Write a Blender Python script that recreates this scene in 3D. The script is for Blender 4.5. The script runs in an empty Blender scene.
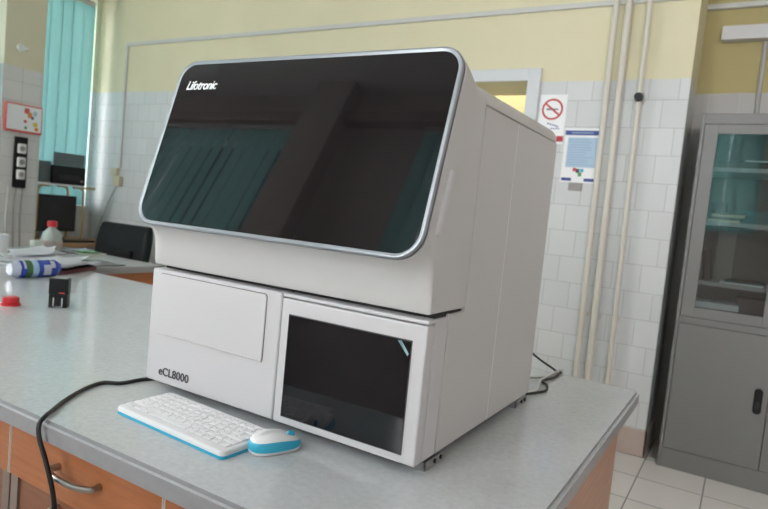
import bpy, bmesh, math, random
from mathutils import Vector, Matrix, Euler

random.seed(7)
SC = bpy.context.scene
COL = SC.collection
PI = math.pi
T = 0.76            # worktop height
YW = 2.712          # back wall face
XL = -4.361         # left wall face

# ------------------------------------------------------------------ materials
MATS = {}
def mat(name, color, rough=0.5, metal=0.0, spec=0.5, coat=0.0, noise=0.0, nscale=8.0, bump=0.0, bscale=200.0):
    if name in MATS: return MATS[name]
    m = bpy.data.materials.new(name); m.use_nodes = True
    nt = m.node_tree; b = nt.nodes['Principled BSDF']
    b.inputs['Base Color'].default_value = (*color, 1)
    b.inputs['Roughness'].default_value = rough
    b.inputs['Metallic'].default_value = metal
    b.inputs['Specular IOR Level'].default_value = spec
    b.inputs['Coat Weight'].default_value = coat
    b.inputs['Coat Roughness'].default_value = 0.08
    if noise > 0:
        tc = nt.nodes.new('ShaderNodeTexCoord'); n = nt.nodes.new('ShaderNodeTexNoise')
        n.inputs['Scale'].default_value = nscale; n.inputs['Detail'].default_value = 4
        r = nt.nodes.new('ShaderNodeMix'); r.data_type = 'RGBA'
        r.inputs[6].default_value = (*[c*(1-noise) for c in color], 1)
        r.inputs[7].default_value = (*[min(1, c*(1+noise)) for c in color], 1)
        nt.links.new(tc.outputs['Object'], n.inputs['Vector'])
        nt.links.new(n.outputs['Fac'], r.inputs[0]); nt.links.new(r.outputs[2], b.inputs['Base Color'])
    if bump > 0:
        tc = nt.nodes.new('ShaderNodeTexCoord'); n = nt.nodes.new('ShaderNodeTexNoise')
        n.inputs['Scale'].default_value = bscale
        bp = nt.nodes.new('ShaderNodeBump'); bp.inputs['Strength'].default_value = bump; bp.inputs['Distance'].default_value = 0.002
        nt.links.new(tc.outputs['Object'], n.inputs['Vector'])
        nt.links.new(n.outputs['Fac'], bp.inputs['Height']); nt.links.new(bp.outputs['Normal'], b.inputs['Normal'])
    MATS[name] = m
    return m

def wall_mat(name, axis, tile, paint, split=2.10, tw=0.152, grout=(0.52, 0.53, 0.51), offs=0.5, ox=0.0):
    """glazed white tiles up to `split`, painted plaster above; `axis` = horizontal direction of the wall"""
    m = bpy.data.materials.new(name); m.use_nodes = True
    nt = m.node_tree; N = nt.nodes.new; Lk = nt.links.new
    b = nt.nodes['Principled BSDF']
    geo = N('ShaderNodeNewGeometry'); sep = N('ShaderNodeSeparateXYZ'); com = N('ShaderNodeCombineXYZ')
    Lk(geo.outputs['Position'], sep.inputs[0])
    ad = N('ShaderNodeMath'); ad.operation = 'ADD'; ad.inputs[1].default_value = ox + 20*tw
    Lk(sep.outputs['XY'.index(axis)], ad.inputs[0])
    Lk(ad.outputs[0], com.inputs[0]); Lk(sep.outputs[2], com.inputs[1])
    br = N('ShaderNodeTexBrick'); br.offset = offs
    br.inputs['Scale'].default_value = 1.0; br.inputs['Brick Width'].default_value = tw
    br.inputs['Row Height'].default_value = 0.152; br.inputs['Mortar Size'].default_value = 0.0016
    br.inputs['Mortar Smooth'].default_value = 0.1
    br.inputs['Color1'].default_value = (*tile, 1)
    br.inputs['Color2'].default_value = (*[c*0.93 for c in tile], 1)
    br.inputs['Mortar'].default_value = (*grout, 1)
    Lk(com.outputs[0], br.inputs['Vector'])
    no = N('ShaderNodeTexNoise'); no.inputs['Scale'].default_value = 2.5; no.inputs['Detail'].default_value = 5
    Lk(geo.outputs['Position'], no.inputs['Vector'])
    pm = N('ShaderNodeMix'); pm.data_type = 'RGBA'
    pm.inputs[6].default_value = (*[c*0.93 for c in paint], 1); pm.inputs[7].default_value = (*[min(1, c*1.07) for c in paint], 1)
    Lk(no.outputs['Fac'], pm.inputs[0])
    gt = N('ShaderNodeMath'); gt.operation = 'GREATER_THAN'; gt.inputs[1].default_value = split
    wob = N('ShaderNodeMath'); wob.operation = 'MULTIPLY_ADD'; wob.inputs[1].default_value = 0.02
    n2 = N('ShaderNodeTexNoise'); n2.inputs['Scale'].default_value = 6
    Lk(geo.outputs['Position'], n2.inputs['Vector'])
    Lk(n2.outputs['Fac'], wob.inputs[0]); Lk(sep.outputs[2], wob.inputs[2])
    Lk(wob.outputs[0], gt.inputs[0])
    mx = N('ShaderNodeMix'); mx.data_type = 'RGBA'
    Lk(gt.outputs[0], mx.inputs[0]); Lk(br.outputs['Color'], mx.inputs[6]); Lk(pm.outputs[2], mx.inputs[7])
    Lk(mx.outputs[2], b.inputs['Base Color'])
    rr = N('ShaderNodeMapRange'); rr.inputs[3].default_value = 0.5; rr.inputs[4].default_value = 0.75
    Lk(gt.outputs[0], rr.inputs[0]); Lk(rr.outputs[0], b.inputs['Roughness'])
    bp = N('ShaderNodeBump'); bp.inputs['Strength'].default_value = 0.25; bp.inputs['Distance'].default_value = 0.002; bp.invert = True
    mul = N('ShaderNodeMath'); mul.operation = 'MULTIPLY'
    inv = N('ShaderNodeMath'); inv.operation = 'SUBTRACT'; inv.inputs[0].default_value = 1.0
    Lk(gt.outputs[0], inv.inputs[1]); Lk(inv.outputs[0], mul.inputs[0]); Lk(br.outputs['Fac'], mul.inputs[1])
    Lk(mul.outputs[0], bp.inputs['Height']); Lk(bp.outputs['Normal'], b.inputs['Normal'])
    return m

def floor_mat():
    m = bpy.data.materials.new('floor_tile'); m.use_nodes = True
    nt = m.node_tree; N = nt.nodes.new; Lk = nt.links.new; b = nt.nodes['Principled BSDF']
    geo = N('ShaderNodeNewGeometry')
    mp = N('ShaderNodeMapping'); mp.inputs['Location'].default_value = (-0.83+9.0, -2.39+9.3, 0)
    Lk(geo.outputs['Position'], mp.inputs[0])
    br = N('ShaderNodeTexBrick'); br.offset = 0
    br.inputs['Scale'].default_value = 1; br.inputs['Brick Width'].default_value = 0.30; br.inputs['Row Height'].default_value = 0.31
    br.inputs['Mortar Size'].default_value = 0.003
    br.inputs['Color1'].default_value = (.82, .79, .76, 1); br.inputs['Color2'].default_value = (.77, .74, .71, 1)
    br.inputs['Mortar'].default_value = (.16, .15, .14, 1)
    Lk(mp.outputs[0], br.inputs['Vector']); Lk(br.outputs['Color'], b.inputs['Base Color'])
    b.inputs['Roughness'].default_value = 0.3
    return m

def worktop_mat():
    m = bpy.data.materials.new('speckled_laminate'); m.use_nodes = True
    nt = m.node_tree; N = nt.nodes.new; Lk = nt.links.new; b = nt.nodes['Principled BSDF']
    tc = N('ShaderNodeTexCoord')
    n1 = N('ShaderNodeTexNoise'); n1.inputs['Scale'].default_value = 75; n1.inputs['Detail'].default_value = 6; n1.inputs['Roughness'].default_value = .7
    n2 = N('ShaderNodeTexNoise'); n2.inputs['Scale'].default_value = 14; n2.inputs['Detail'].default_value = 3
    Lk(tc.outputs['Object'], n1.inputs['Vector']); Lk(tc.outputs['Object'], n2.inputs['Vector'])
    cr = N('ShaderNodeValToRGB')
    e = cr.color_ramp.elements
    e[0].position = .30; e[0].color = (.50, .525, .54, 1)
    e[1].position = .70; e[1].color = (.60, .625, .64, 1)
    Lk(n1.outputs['Fac'], cr.inputs[0])
    mx = N('ShaderNodeMix'); mx.data_type = 'RGBA'; mx.blend_type = 'MULTIPLY'; mx.inputs[0].default_value = .25
    Lk(cr.outputs[0], mx.inputs[6]); Lk(n2.outputs['Color'], mx.inputs[7])
    cg = N('ShaderNodeMapRange'); cg.inputs[3].default_value = .8; cg.inputs[4].default_value = 1.15
    Lk(n2.outputs['Fac'], cg.inputs[0]); Lk(cg.outputs[0], mx.inputs[7])
    Lk(mx.outputs[2], b.inputs['Base Color'])
    b.inputs['Roughness'].default_value = 0.13
    b.inputs['Specular IOR Level'].default_value = 0.55
    return m

def wood_mat(name, c1, c2):
    m = bpy.data.materials.new(name); m.use_nodes = True
    nt = m.node_tree; N = nt.nodes.new; Lk = nt.links.new; b = nt.nodes['Principled BSDF']
    tc = N('ShaderNodeTexCoord'); mp = N('ShaderNodeMapping'); mp.inputs['Scale'].default_value = (2, 2, 28)
    Lk(tc.outputs['Object'], mp.inputs[0])
    n = N('ShaderNodeTexNoise'); n.inputs['Scale'].default_value = 3; n.inputs['Detail'].default_value = 6; n.inputs['Distortion'].default_value = .4
    Lk(mp.outputs[0], n.inputs['Vector'])
    cr = N('ShaderNodeValToRGB'); e = cr.color_ramp.elements
    e[0].position = .3; e[0].color = (*c1, 1); e[1].position = .7; e[1].color = (*c2, 1)
    Lk(n.outputs['Fac'], cr.inputs[0]); Lk(cr.outputs[0], b.inputs['Base Color'])
    b.inputs['Roughness'].default_value = .38
    return m

def glass_mat(name, tint=(1, 1, 1), refl=1.0, ior=1.55):
    """thin pane: mostly clear, Fresnel mirror on top"""
    m = bpy.data.materials.new(name); m.use_nodes = True
    nt = m.node_tree; N = nt.nodes.new; Lk = nt.links.new
    nt.nodes.remove(nt.nodes['Principled BSDF']); out = nt.nodes['Material Output']
    tr = N('ShaderNodeBsdfTransparent'); tr.inputs[0].default_value = (*tint, 1)
    gl = N('ShaderNodeBsdfGlossy'); gl.inputs['Roughness'].default_value = 0.02; gl.inputs['Color'].default_value = (refl, refl, refl, 1)
    fr = N('ShaderNodeFresnel'); fr.inputs['IOR'].default_value = ior
    mx = N('ShaderNodeMixShader')
    Lk(fr.outputs[0], mx.inputs[0]); Lk(tr.outputs[0], mx.inputs[1]); Lk(gl.outputs[0], mx.inputs[2])
    Lk(mx.outputs[0], out.inputs[0])
    return m

def blind_mat():
    m = bpy.data.materials.new('teal_blind_fabric'); m.use_nodes = True
    nt = m.node_tree; N = nt.nodes.new; Lk = nt.links.new
    nt.nodes.remove(nt.nodes['Principled BSDF']); out = nt.nodes['Material Output']
    tc = N('ShaderNodeTexCoord'); n = N('ShaderNodeTexNoise'); n.inputs['Scale'].default_value = 30
    Lk(tc.outputs['Object'], n.inputs['Vector'])
    cr = N('ShaderNodeValToRGB'); e = cr.color_ramp.elements
    e[0].color = (*BL_T0, 1); e[1].color = (*BL_T1, 1)
    Lk(n.outputs['Fac'], cr.inputs[0])
    tl = N('ShaderNodeBsdfTranslucent'); df = N('ShaderNodeBsdfDiffuse'); df.inputs[0].default_value = (.16, .36, .35, 1)
    Lk(cr.outputs[0], tl.inputs[0])
    mx = N('ShaderNodeAddShader')
    Lk(tl.outputs[0], mx.inputs[0]); Lk(df.outputs[0], mx.inputs[1]); Lk(mx.outputs[0], out.inputs[0])
    return m
BL_T0 = (.034, .067, .067); BL_T1 = (.040, .078, .078)

M_TILE_B = wall_mat('wall_tiles_back', 'X', (.63, .66, .665), (.68, .645, .45), grout=(.38, .39, .38))
M_TILE_L = wall_mat('wall_tiles_left', 'Y', (.72, .73, .735), (.68, .65, .50), grout=(.42, .43, .42), offs=0)
M_TILE_R_SHADE = wall_mat('wall_tiles_recess_shaded', 'X', (.46, .455, .44), (.46, .40, .19), ox=.03)  # tile and paint darkened: the recess's shade is put into the colour
M_PLAIN = wall_mat('wall_paint_plain', 'X', (.62, .57, .56), (.58, .52, .50))
M_CORR = mat('corridor_yellow_paint', (.58, .53, .32), .8, noise=.05)
M_FLOOR = floor_mat()
M_CEIL = mat('ceiling_whitewash', (.75, .75, .73), .9, noise=.03)
M_TOP = worktop_mat()
M_TOPEDGE = mat('laminate_edge_grey', (.30, .305, .315), .4, noise=.1, nscale=60)
M_WOOD = wood_mat('beech_veneer', (.37, .118, .036), (.46, .165, .058))
M_WOOD2 = wood_mat('beech_veneer_side', (.42, .21, .12), (.50, .27, .16))
M_WOODD = wood_mat('desk_veneer', (.34, .19, .09), (.44, .26, .13))
M_WOODIN = wood_mat('dark_recess_veneer', (.21, .075, .03), (.27, .10, .045))
M_STILE = mat('stile_grey_brown', (.25, .19, .16), .5, noise=.1)
M_EDGEW = mat('pale_edge_band', (.62, .56, .50), .5)
M_SHELL = mat('analyser_paint', (.60, .60, .61), .42, spec=.4, noise=.012, nscale=3)
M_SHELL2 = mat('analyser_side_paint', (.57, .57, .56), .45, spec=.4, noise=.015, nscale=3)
M_GAP = mat('dark_gap', (.03, .03, .03), .8)
M_VISOR = mat('smoked_visor', (.008, .007, .008), .03, spec=.5, noise=.1, nscale=2)
M_SCREEN = mat('black_touch_glass', (.004, .004, .006), .05, spec=.6, noise=.1, nscale=2)
M_RIM = mat('brushed_rim', (.34, .37, .40), .36, metal=.6, noise=.02)
M_GROOVE = mat('rim_groove', (.13, .13, .135), .5, metal=.3)
M_STEEL = mat('steel', (.55, .55, .54), .3, metal=1.0, noise=.06, nscale=20)
M_FOOT = mat('zinc_bracket', (.30, .30, .30), .45, metal=.4, noise=.08)
M_NICKEL = mat('dull_nickel', (.42, .40, .37), .33, metal=1.0, noise=.05, nscale=15)
M_BRASS = mat('brass_tube', (.40, .29, .13), .35, metal=.8, noise=.08)
M_BLACK = mat('black_plastic', (.008, .008, .009), .4, spec=.3, noise=.1)
M_BLACKM = mat('black_matte', (.014, .016, .017), .6, noise=.15)
M_LEATHER = mat('black_leather', (.007, .009, .010), .5, spec=.25, noise=.2, bump=.25, bscale=120)
M_RUBBER = mat('black_rubber', (.010, .010, .010), .45, noise=.1)
M_INK = mat('dark_print', (.06, .06, .065), .6)
M_WPRINT = mat('white_print', (.85, .87, .88), .5)
M_WHITEP = mat('white_plastic', (.78, .79, .80), .35, noise=.015)
M_KEY = mat('white_key', (.80, .81, .82), .4, noise=.02)
M_KEYBED = mat('key_bed_grey', (.74, .75, .77), .5)
M_BLUE = mat('aqua_blue_plastic', (.03, .42, .62), .35, noise=.03)
M_RED = mat('red_plastic', (.62, .02, .03), .35, noise=.04)
M_PAPER = mat('paper', (.86, .88, .92), .8, noise=.02)
M_MAROON = mat('maroon_cover', (.10, .012, .018), .5, noise=.1)
M_CLEAR = glass_mat('clear_pane')
M_PANE = glass_mat('cabinet_pane', (.80, .84, .83), ior=1.9)
M_BLIND = blind_mat()
M_CAB = mat('grey_cabinet_enamel', (.185, .187, .183), .45, noise=.02, nscale=3)
M_CABIN = mat('cabinet_inside_grey', (.12, .12, .118), .6, noise=.03)
M_PIPE = mat('cream_pipe_paint', (.62, .60, .53), .4, noise=.04, nscale=10)
M_COND = mat('grey_white_trunking', (.55, .56, .54), .5, noise=.03)
M_TRIM = mat('white_frame_paint', (.62, .66, .68), .45, noise=.02)
M_GREYBAR = mat('grey_moulding_paint', (.42, .42, .40), .5)
M_SKIRT = mat('pink_beige_skirting_tile', (.50, .41, .36), .3, noise=.05)
M_CREAM = mat('cream_bakelite', (.60, .55, .40), .4)
M_WIREG = mat('grey_wire', (.36, .37, .36), .5)
M_WIREW = mat('pale_wire', (.62, .62, .60), .5)
M_NAVY = mat('navy_print', (.045, .085, .30), .6)
M_LBLUE = mat('pale_blue_print', (.42, .57, .72), .7, noise=.05, nscale=60)
M_SIGNR = mat('sign_red', (.50, .05, .06), .6)
M_GREYPRT = mat('grey_print', (.33, .31, .31), .7, noise=.2, nscale=60)
M_CALR = mat('calendar_red', (.62, .12, .10), .6, noise=.1)
M_ORANGE = mat('orange_print', (.75, .30, .06), .6)
M_YELLOWP = mat('yellow_print', (.70, .55, .10), .6)
M_GREENP = mat('green_print', (.08, .30, .10), .5)
M_PRTGREY = mat('printer_grey_tray', (.10, .14, .15), .5)
M_DARKBOOK = mat('dark_brown_cover', (.035, .022, .02), .6, noise=.2)
M_GREYBOOK = mat('grey_cover', (.22, .21, .20), .7, noise=.1)
M_TEALBOOK = mat('teal_cover', (.05, .16, .18), .6, noise=.1)
M_BAGB = mat('blue_wrap_film', (.03, .07, .42), .25, spec=.6, noise=.3, nscale=25)
M_BAGL = mat('pale_blue_wrap_film', (.35, .55, .75), .25, spec=.6, noise=.15, nscale=25)
M_BAGG = mat('green_wrap_film', (.05, .16, .05), .25, spec=.6, noise=.2, nscale=25)
M_BAGW = mat('white_wrap_film', (.52, .56, .68), .25, spec=.6, noise=.1, nscale=25)
M_BOTTLE = mat('cloudy_bottle_plastic', (.40, .45, .43), .2, spec=.6, noise=.2, nscale=30)
M_DARKSHEET = mat('dark_sheet', (.055, .045, .04), .12, spec=.6, noise=.15)
M_LAMP = None

# ------------------------------------------------------------------ mesh helpers
def new(): return bmesh.new()

def box(bm, x0, x1, y0, y1, z0, z1, bev=0.0, seg=2):
    r = bmesh.ops.create_cube(bm, size=1.0)
    vs = r['verts']
    for v in vs:
        v.co = Vector(((x0+x1)/2 + v.co.x*(x1-x0), (y0+y1)/2 + v.co.y*(y1-y0), (z0+z1)/2 + v.co.z*(z1-z0)))
    if bev > 0:
        es = list({e for v in vs for e in v.link_edges})
        bmesh.ops.bevel(bm, geom=es, offset=bev, segments=seg, profile=.5, affect='EDGES')
    return bm

def cyl(bm, p0, p1, r0, r1=None, seg=20, caps=True):
    r1 = r0 if r1 is None else r1
    p0 = Vector(p0); p1 = Vector(p1); d = p1-p0
    q = d.to_track_quat('Z', 'Y').to_matrix().to_4x4()
    Mx = Matrix.Translation((p0+p1)/2) @ q
    bmesh.ops.create_cone(bm, cap_ends=caps, segments=seg, radius1=r0, radius2=r1, depth=d.length, matrix=Mx)
    return bm

def lathe(bm, prof, c, seg=28):
    rings = []
    for r, z in prof:
        rings.append([bm.verts.new((c[0]+r*math.cos(2*PI*i/seg), c[1]+r*math.sin(2*PI*i/seg), c[2]+z)) for i in range(seg)])
    for a, b in zip(rings, rings[1:]):
        for i in range(seg):
            bm.faces.new((a[i], a[(i+1) % seg], b[(i+1) % seg], b[i]))
    bm.faces.new(rings[0][::-1]); bm.faces.new(rings[-1])
    return bm

def catmull(pts, n=10):
    P = [Vector(p) for p in pts]; P = [P[0]*2-P[1]] + P + [P[-1]*2-P[-2]]
    out = []
    for i in range(1, len(P)-2):
        for k in range(n):
            t = k/n; a, b, c, d = P[i-1:i+3]
            out.append(.5*((2*b)+(c-a)*t+(2*a-5*b+4*c-d)*t*t+(3*b-a-3*c+d)*t**3))
    out.append(P[-2]); return out

def tube(bm, pts, r, seg=12, smooth=True, n=10):
    P = catmull(pts, n) if smooth else [Vector(p) for p in pts]
    rings = []; up = None
    for i, p in enumerate(P):
        t = (P[min(i+1, len(P)-1)]-P[max(i-1, 0)]).normalized()
        if up is None:
            up = t.orthogonal().normalized()
        up = (up - t*up.dot(t)).normalized(); s = t.cross(up)
        rr = r(i/(len(P)-1)) if callable(r) else r
        rings.append([bm.verts.new(p + rr*(math.cos(2*PI*k/seg)*up + math.sin(2*PI*k/seg)*s)) for k in range(seg)])
    for a, b in zip(rings, rings[1:]):
        for k in range(seg):
            bm.faces.new((a[k], a[(k+1) % seg], b[(k+1) % seg], b[k]))
    bm.faces.new(rings[0][::-1]); bm.faces.new(rings[-1])
    return bm

def loft(bm, rings, cap0=True, cap1=True):
    R = [[bm.verts.new(p) for p in ring] for ring in rings]; n = len(R[0])
    for a, b in zip(R, R[1:]):
        for k in range(n):
            bm.faces.new((a[k], a[(k+1) % n], b[(k+1) % n], b[k]))
    if cap0: bm.faces.new(R[0][::-1])
    if cap1: bm.faces.new(R[-1])
    bmesh.ops.recalc_face_normals(bm, faces=bm.faces)
    return bm

def rrect(w0, w1, h0, h1, rb, rt, n=8):
    """rounded rectangle in 2D (u,v), counter-clockwise; rb / rt = bottom and top corner radii"""
    out = []
    for cx, cy, r, a0 in ((w1-rb, h0+rb, rb, -90), (w1-rt, h1-rt, rt, 0), (w0+rt, h1-rt, rt, 90), (w0+rb, h0+rb, rb, 180)):
        for k in range(n+1):
            a = math.radians(a0+90*k/n); out.append((cx+r*math.cos(a), cy+r*math.sin(a)))
    return out

def prism(bm, poly, axis, a, b):
    """extrude a 2D polygon between a and b along 'x','y' or 'z'"""
    f = {'x': lambda p, t: (t, p[0], p[1]), 'y': lambda p, t: (p[0], t, p[1]), 'z': lambda p, t: (p[0], p[1], t)}[axis]
    return loft(bm, [[f(p, a) for p in poly], [f(p, b) for p in poly]])

def link(name, bm, m, parent=None, smooth=True, angle=35, origin=None, kind=None):
    me = bpy.data.meshes.new(name)
    off = Vector((0, 0, 0))
    if parent is not None and not parent.get('_local'):
        r = parent
        while r is not None:
            off += r.location; r = r.parent
    elif origin is not None:
        off = Vector(origin)
    bmesh.ops.recalc_face_normals(bm, faces=bm.faces)
    if off.length: bmesh.ops.translate(bm, verts=bm.verts, vec=-off)
    bm.to_mesh(me); bm.free()
    if smooth:
        me.shade_smooth(); me.set_sharp_from_angle(angle=math.radians(angle))
    me.materials.append(m)
    o = bpy.data.objects.new(name, me); COL.objects.link(o)
    if smooth:
        wn = o.modifiers.new('weighted_normals', 'WEIGHTED_NORMAL'); wn.keep_sharp = True; wn.weight = 90
    if parent is not None:
        o.parent = parent
        if parent.get('_local'): o['_local'] = 1
    elif origin is not None:
        o.location = origin
    if kind: o['kind'] = kind
    return o

def thing(name, label, cat, loc, rz=0.0, group=None, local=False):
    o = bpy.data.objects.new(name, None); COL.objects.link(o)
    o.location = loc; o.rotation_euler = (0, 0, rz); o.empty_display_size = .05
    o['label'] = label; o['category'] = cat
    if group: o['group'] = group
    if local: o['_local'] = 1
    return o

def tag(o, label, cat, group=None):
    o['label'] = label; o['category'] = cat
    if group: o['group'] = group
    return o

def struct(name, bm, m, parent=None, smooth=False):
    o = link(name, bm, m, parent, smooth=smooth)
    if parent is None: o['kind'] = 'structure'
    return o

def text_bm(s, size, shear=0.0, offset=0.0, extrude=0.0006, sx=1.0, spacing=1.0):
    cu = bpy.data.curves.new('lettering', 'FONT'); cu.body = s; cu.size = size; cu.shear = shear
    cu.offset = offset; cu.extrude = extrude; cu.space_character = spacing
    ob = bpy.data.objects.new('lettering', cu); COL.objects.link(ob)
    dg = bpy.context.evaluated_depsgraph_get()
    me = bpy.data.meshes.new_from_object(ob.evaluated_get(dg))
    bm = new(); bm.from_mesh(me)
    bpy.data.objects.remove(ob); bpy.data.curves.remove(cu); bpy.data.meshes.remove(me)
    x0 = min(v.co.x for v in bm.verts); x1 = max(v.co.x for v in bm.verts)
    for v in bm.verts: v.co.x = (v.co.x-x0)*sx
    return bm, (x1-x0)*sx

# ================================================================== the setting
XR, YF, ZC = 3.3, -2.2, 3.6
struct('floor', box(new(), XL-.3, XR+.2, YF-.2, 5.2, -.1, 0), M_FLOOR)
struct('ceiling', box(new(), XL-.3, XR+.2, YF-.2, 5.2, ZC, ZC+.1), M_CEIL)

DX0, DX1, DZ = -.95, -.085, 2.095     # door opening
b = new()
box(b, XL-.25, DX0, YW, YW+.39, 0, ZC)
box(b, DX1, .81, YW, YW+.39, 0, ZC)
box(b, DX0, DX1, YW, YW+.39, DZ, ZC)
struct('wall_back', b, M_TILE_B)
struct('wall_recess', box(new(), .81, XR, YW+.388, YW+.6, 0, ZC), M_TILE_R_SHADE)
struct('wall_corridor', box(new(), -3.0, .8, 4.6, 4.7, 0, ZC), M_CORR)
struct('wall_corridor_left', box(new(), -3.1, -3.0, YW+.4, 4.7, 0, ZC), M_CORR)
struct('wall_corridor_right', box(new(), .8, .9, YW+.61, 4.7, 0, ZC), M_CORR)
struct('wall_right', box(new(), XR, XR+.15, YF-.15, YW+.6, 0, ZC), M_PLAIN)

# left wall with two windows: (y0, y1, sill, head)
LWIN = [(-1.7, -.15, .97, 3.1), (.25, 1.62, .97, 3.1), (2.02, 2.665, .97, 2.95)]
b = new(); ys = YF-.15
for y0, y1, z0, z1 in LWIN:
    box(b, XL-.25, XL, ys, y0, 0, ZC); box(b, XL-.25, XL, y0, y1, 0, z0); box(b, XL-.25, XL, y0, y1, z1, ZC); ys = y1
box(b, XL-.25, XL, ys, YW, 0, ZC)
struct('wall_left', b, M_TILE_L)
XP = -4.0; PY0, PY1 = 1.672, 1.99
struct('wall_left_pier', box(new(), XL, XP, PY0, PY1, 0, ZC), M_TILE_L)

# front wall (behind the photographer) with three windows; the last is added to light the analyser
FWIN = [(-4.2, -1.87, .95, 3.20), (-.81, 1.21, 1.35, 3.20), (2.1, 3.1, .95, 3.28)]
b = new(); xs = XL
for x0, x1, z0, z1 in FWIN:
    box(b, xs, x0, YF-.25, YF, 0, ZC); box(b, x0, x1, YF-.25, YF, 0, z0); box(b, x0, x1, YF-.25, YF, z1, ZC); xs = x1
box(b, xs, XR+.15, YF-.25, YF, 0, ZC)
struct('wall_front', b, M_PLAIN)
struct('trim_front_rail', box(new(), XL, XR, YF, YF+.09, 3.25, 3.34, .004), mat('brown_pelmet', (.42, .34, .31), .6, noise=.1))
struct('trim_front', box(new(), -1.85, -1.50, YF, YF+.14, 0, ZC), M_PLAIN)           # pier between the windows

def window(n, axis, a0, a1, z0, z1, face, out, mull):
    """frame and panes set back in the opening"""
    root = bpy.data.objects.new('window_%d' % n, None); COL.objects.link(root)
    root['kind'] = 'structure'
    f0, f1 = face+out*.14, face+out*.19
    lo, hi = min(f0, f1), max(f0, f1)
    def bx(b, s0, s1, za, zb, l=lo, h=hi):
        return box(b, s0, s1, l, h, za, zb) if axis == 'X' else box(b, l, h, s0, s1, za, zb)
    root.location = ((a0+a1)/2, face, z0) if axis == 'X' else (face, (a0+a1)/2, z0)
    b = new(); t = .05
    bx(b, a0, a0+t, z0, z1); bx(b, a1-t, a1, z0, z1); bx(b, a0+t, a1-t, z0, z0+t); bx(b, a0+t, a1-t, z1-t, z1)
    for k in range(1, mull):
        c = a0+(a1-a0)*k/mull; bx(b, c-.03, c+.03, z0+t, z1-t)
    o = link('window_frame', b, M_TRIM, root, smooth=False)
    mid = (lo+hi)/2
    for k in range(mull):
        c0 = a0+(a1-a0)*k/mull+(t if k == 0 else .03); c1 = a0+(a1-a0)*(k+1)/mull-(t if k == mull-1 else .03)
        link('pane', bx(new(), c0, c1, z0+t, z1-t, mid-.003, mid+.003), M_CLEAR, root, smooth=False)
    s0, s1 = (face, face-out*.05)
    link('window_sill', bx(new(), a0, a1, z0-.0, z0+.025, min(face+out*.14, s1), max(face+out*.14, s1)), M_TRIM, root, smooth=False)
    return root
for i, (y0, y1, z0, z1) in enumerate(LWIN): window(i+1, 'Y', y0, y1, z0, z1, XL, -1, 1 if y1-y0 < .6 else 2)
for i, (x0, x1, z0, z1) in enumerate(FWIN): window(i+4, 'X', x0, x1, z0, z1, YF, -1, 3)

# vertical blinds; wide gaps behind the camera are made to let light in
def blind(label, axis, a0, a1, z0, z1, plane, pitch, ang):
    t = thing('vertical_blind', label, 'blind', (((a0+a1)/2, plane, z1) if axis == 'X' else (plane, (a0+a1)/2, z1)), 0, 'teal vertical blinds')
    hw = .022
    if axis == 'X': link('headrail', box(new(), a0, a1, plane-hw, plane+hw, z1, z1+.045, .004), M_COND, t)
    else: link('headrail', box(new(), plane-hw, plane+hw, a0, a1, z1, z1+.045, .004), M_COND, t)
    n = max(1, int(round((a1-a0)/pitch)))
    for k in range(n):
        c = a0+(k+.5)*(a1-a0)/n; w = pitch*.545
        a = ang + random.uniform(-.07, .07)
        b = new(); seg = 4; vs = []
        for z in (z0+random.uniform(0, .01), z1):
            for s in range(seg+1):
                u = (s/seg-.5)*2*w; bow = .006*(1-(2*s/seg-1)**2)
                du, dv = u*math.cos(a)-bow*math.sin(a), u*math.sin(a)+bow*math.cos(a)
                vs.append(b.verts.new((c+du, plane+dv, z) if axis == 'X' else (plane+dv, c+du, z)))
        for s in range(seg): b.faces.new((vs[s], vs[s+1], vs[seg+2+s], vs[seg+1+s]))
        link('slat', b, M_BLIND, t, angle=60)
    return t
blind('narrow teal vertical blind hanging at the window in the corner, behind the printer', 'Y', 2.00, 2.622, 1.0, 2.86, XL+.035, .104, .10)
blind('wide teal vertical blind on the side wall beyond the red-framed calendar', 'Y', .27, 1.655, 1.0, 2.95, XL+.035, .115, .10)
blind('teal vertical blind behind the camera, mirrored in the smoked visor', 'X', -3.45, -1.86, .97, 3.18, YF+.04, .12, .12)
blind('teal vertical blind behind the camera, mirrored at the right end of the smoked visor', 'X', -.80, -.44, 1.36, 3.18, YF+.04, .12, .12)
blind('teal vertical blind behind the camera, mirrored in the glass of the grey cabinet', 'X', .36, .855, 1.36, 3.18, YF+.04, .12, .12)
blind('short run of teal blind behind the camera, right of the narrow gap between blinds', 'X', .868, 1.20, 1.36, 3.18, YF+.04, .12, .12)

# door, skirting
b = new()
box(b, DX1, DX1+.08, YW-.02, YW, 0, DZ+.075, .004); box(b, DX0-.08, DX0, YW-.02, YW, 0, DZ+.075, .004)
box(b, DX0, DX1, YW-.02, YW, DZ, DZ+.075, .004)
box(b, DX1-.004, DX1+.02, YW, YW+.2, 0, DZ); box(b, DX0-.02, DX0+.004, YW, YW+.2, 0, DZ)
o = struct('door_1', b, M_TRIM)
box_b = new(); box(box_b, DX1+.08, .822, YW-.010, YW, 0, .148, .002); box(box_b, .81, .822, YW-.01, YW+.386, 0, .148, .002)
struct('baseboard_back', box_b, M_SKIRT)
b = new(); box(b, .81, XR, YW+.355, YW+.388, 2.565, 2.595, .004)
struct('trim_1', b, M_COND)

# ================================================================== the analyser
W, D = .72, .655
A = thing('lab_analyser', 'large off-white benchtop laboratory analyser with a smoked tilted visor, standing on the worktop', 'analyser', (W/2, D/2, T))
ZB, ZT, ZH = T+.020, T+.282, 1.442
Y1, YS = .081, .349
# chassis core (dark gaps show it)
link('chassis', prism(new(), [(.034, ZB+.004), (D-.004, ZB+.004), (D-.004, ZH-.002), (.16, ZH-.002), (.16, 1.05), (.034, 1.05)], 'x', .006, W-.006), M_GAP, A, smooth=False)
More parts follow.
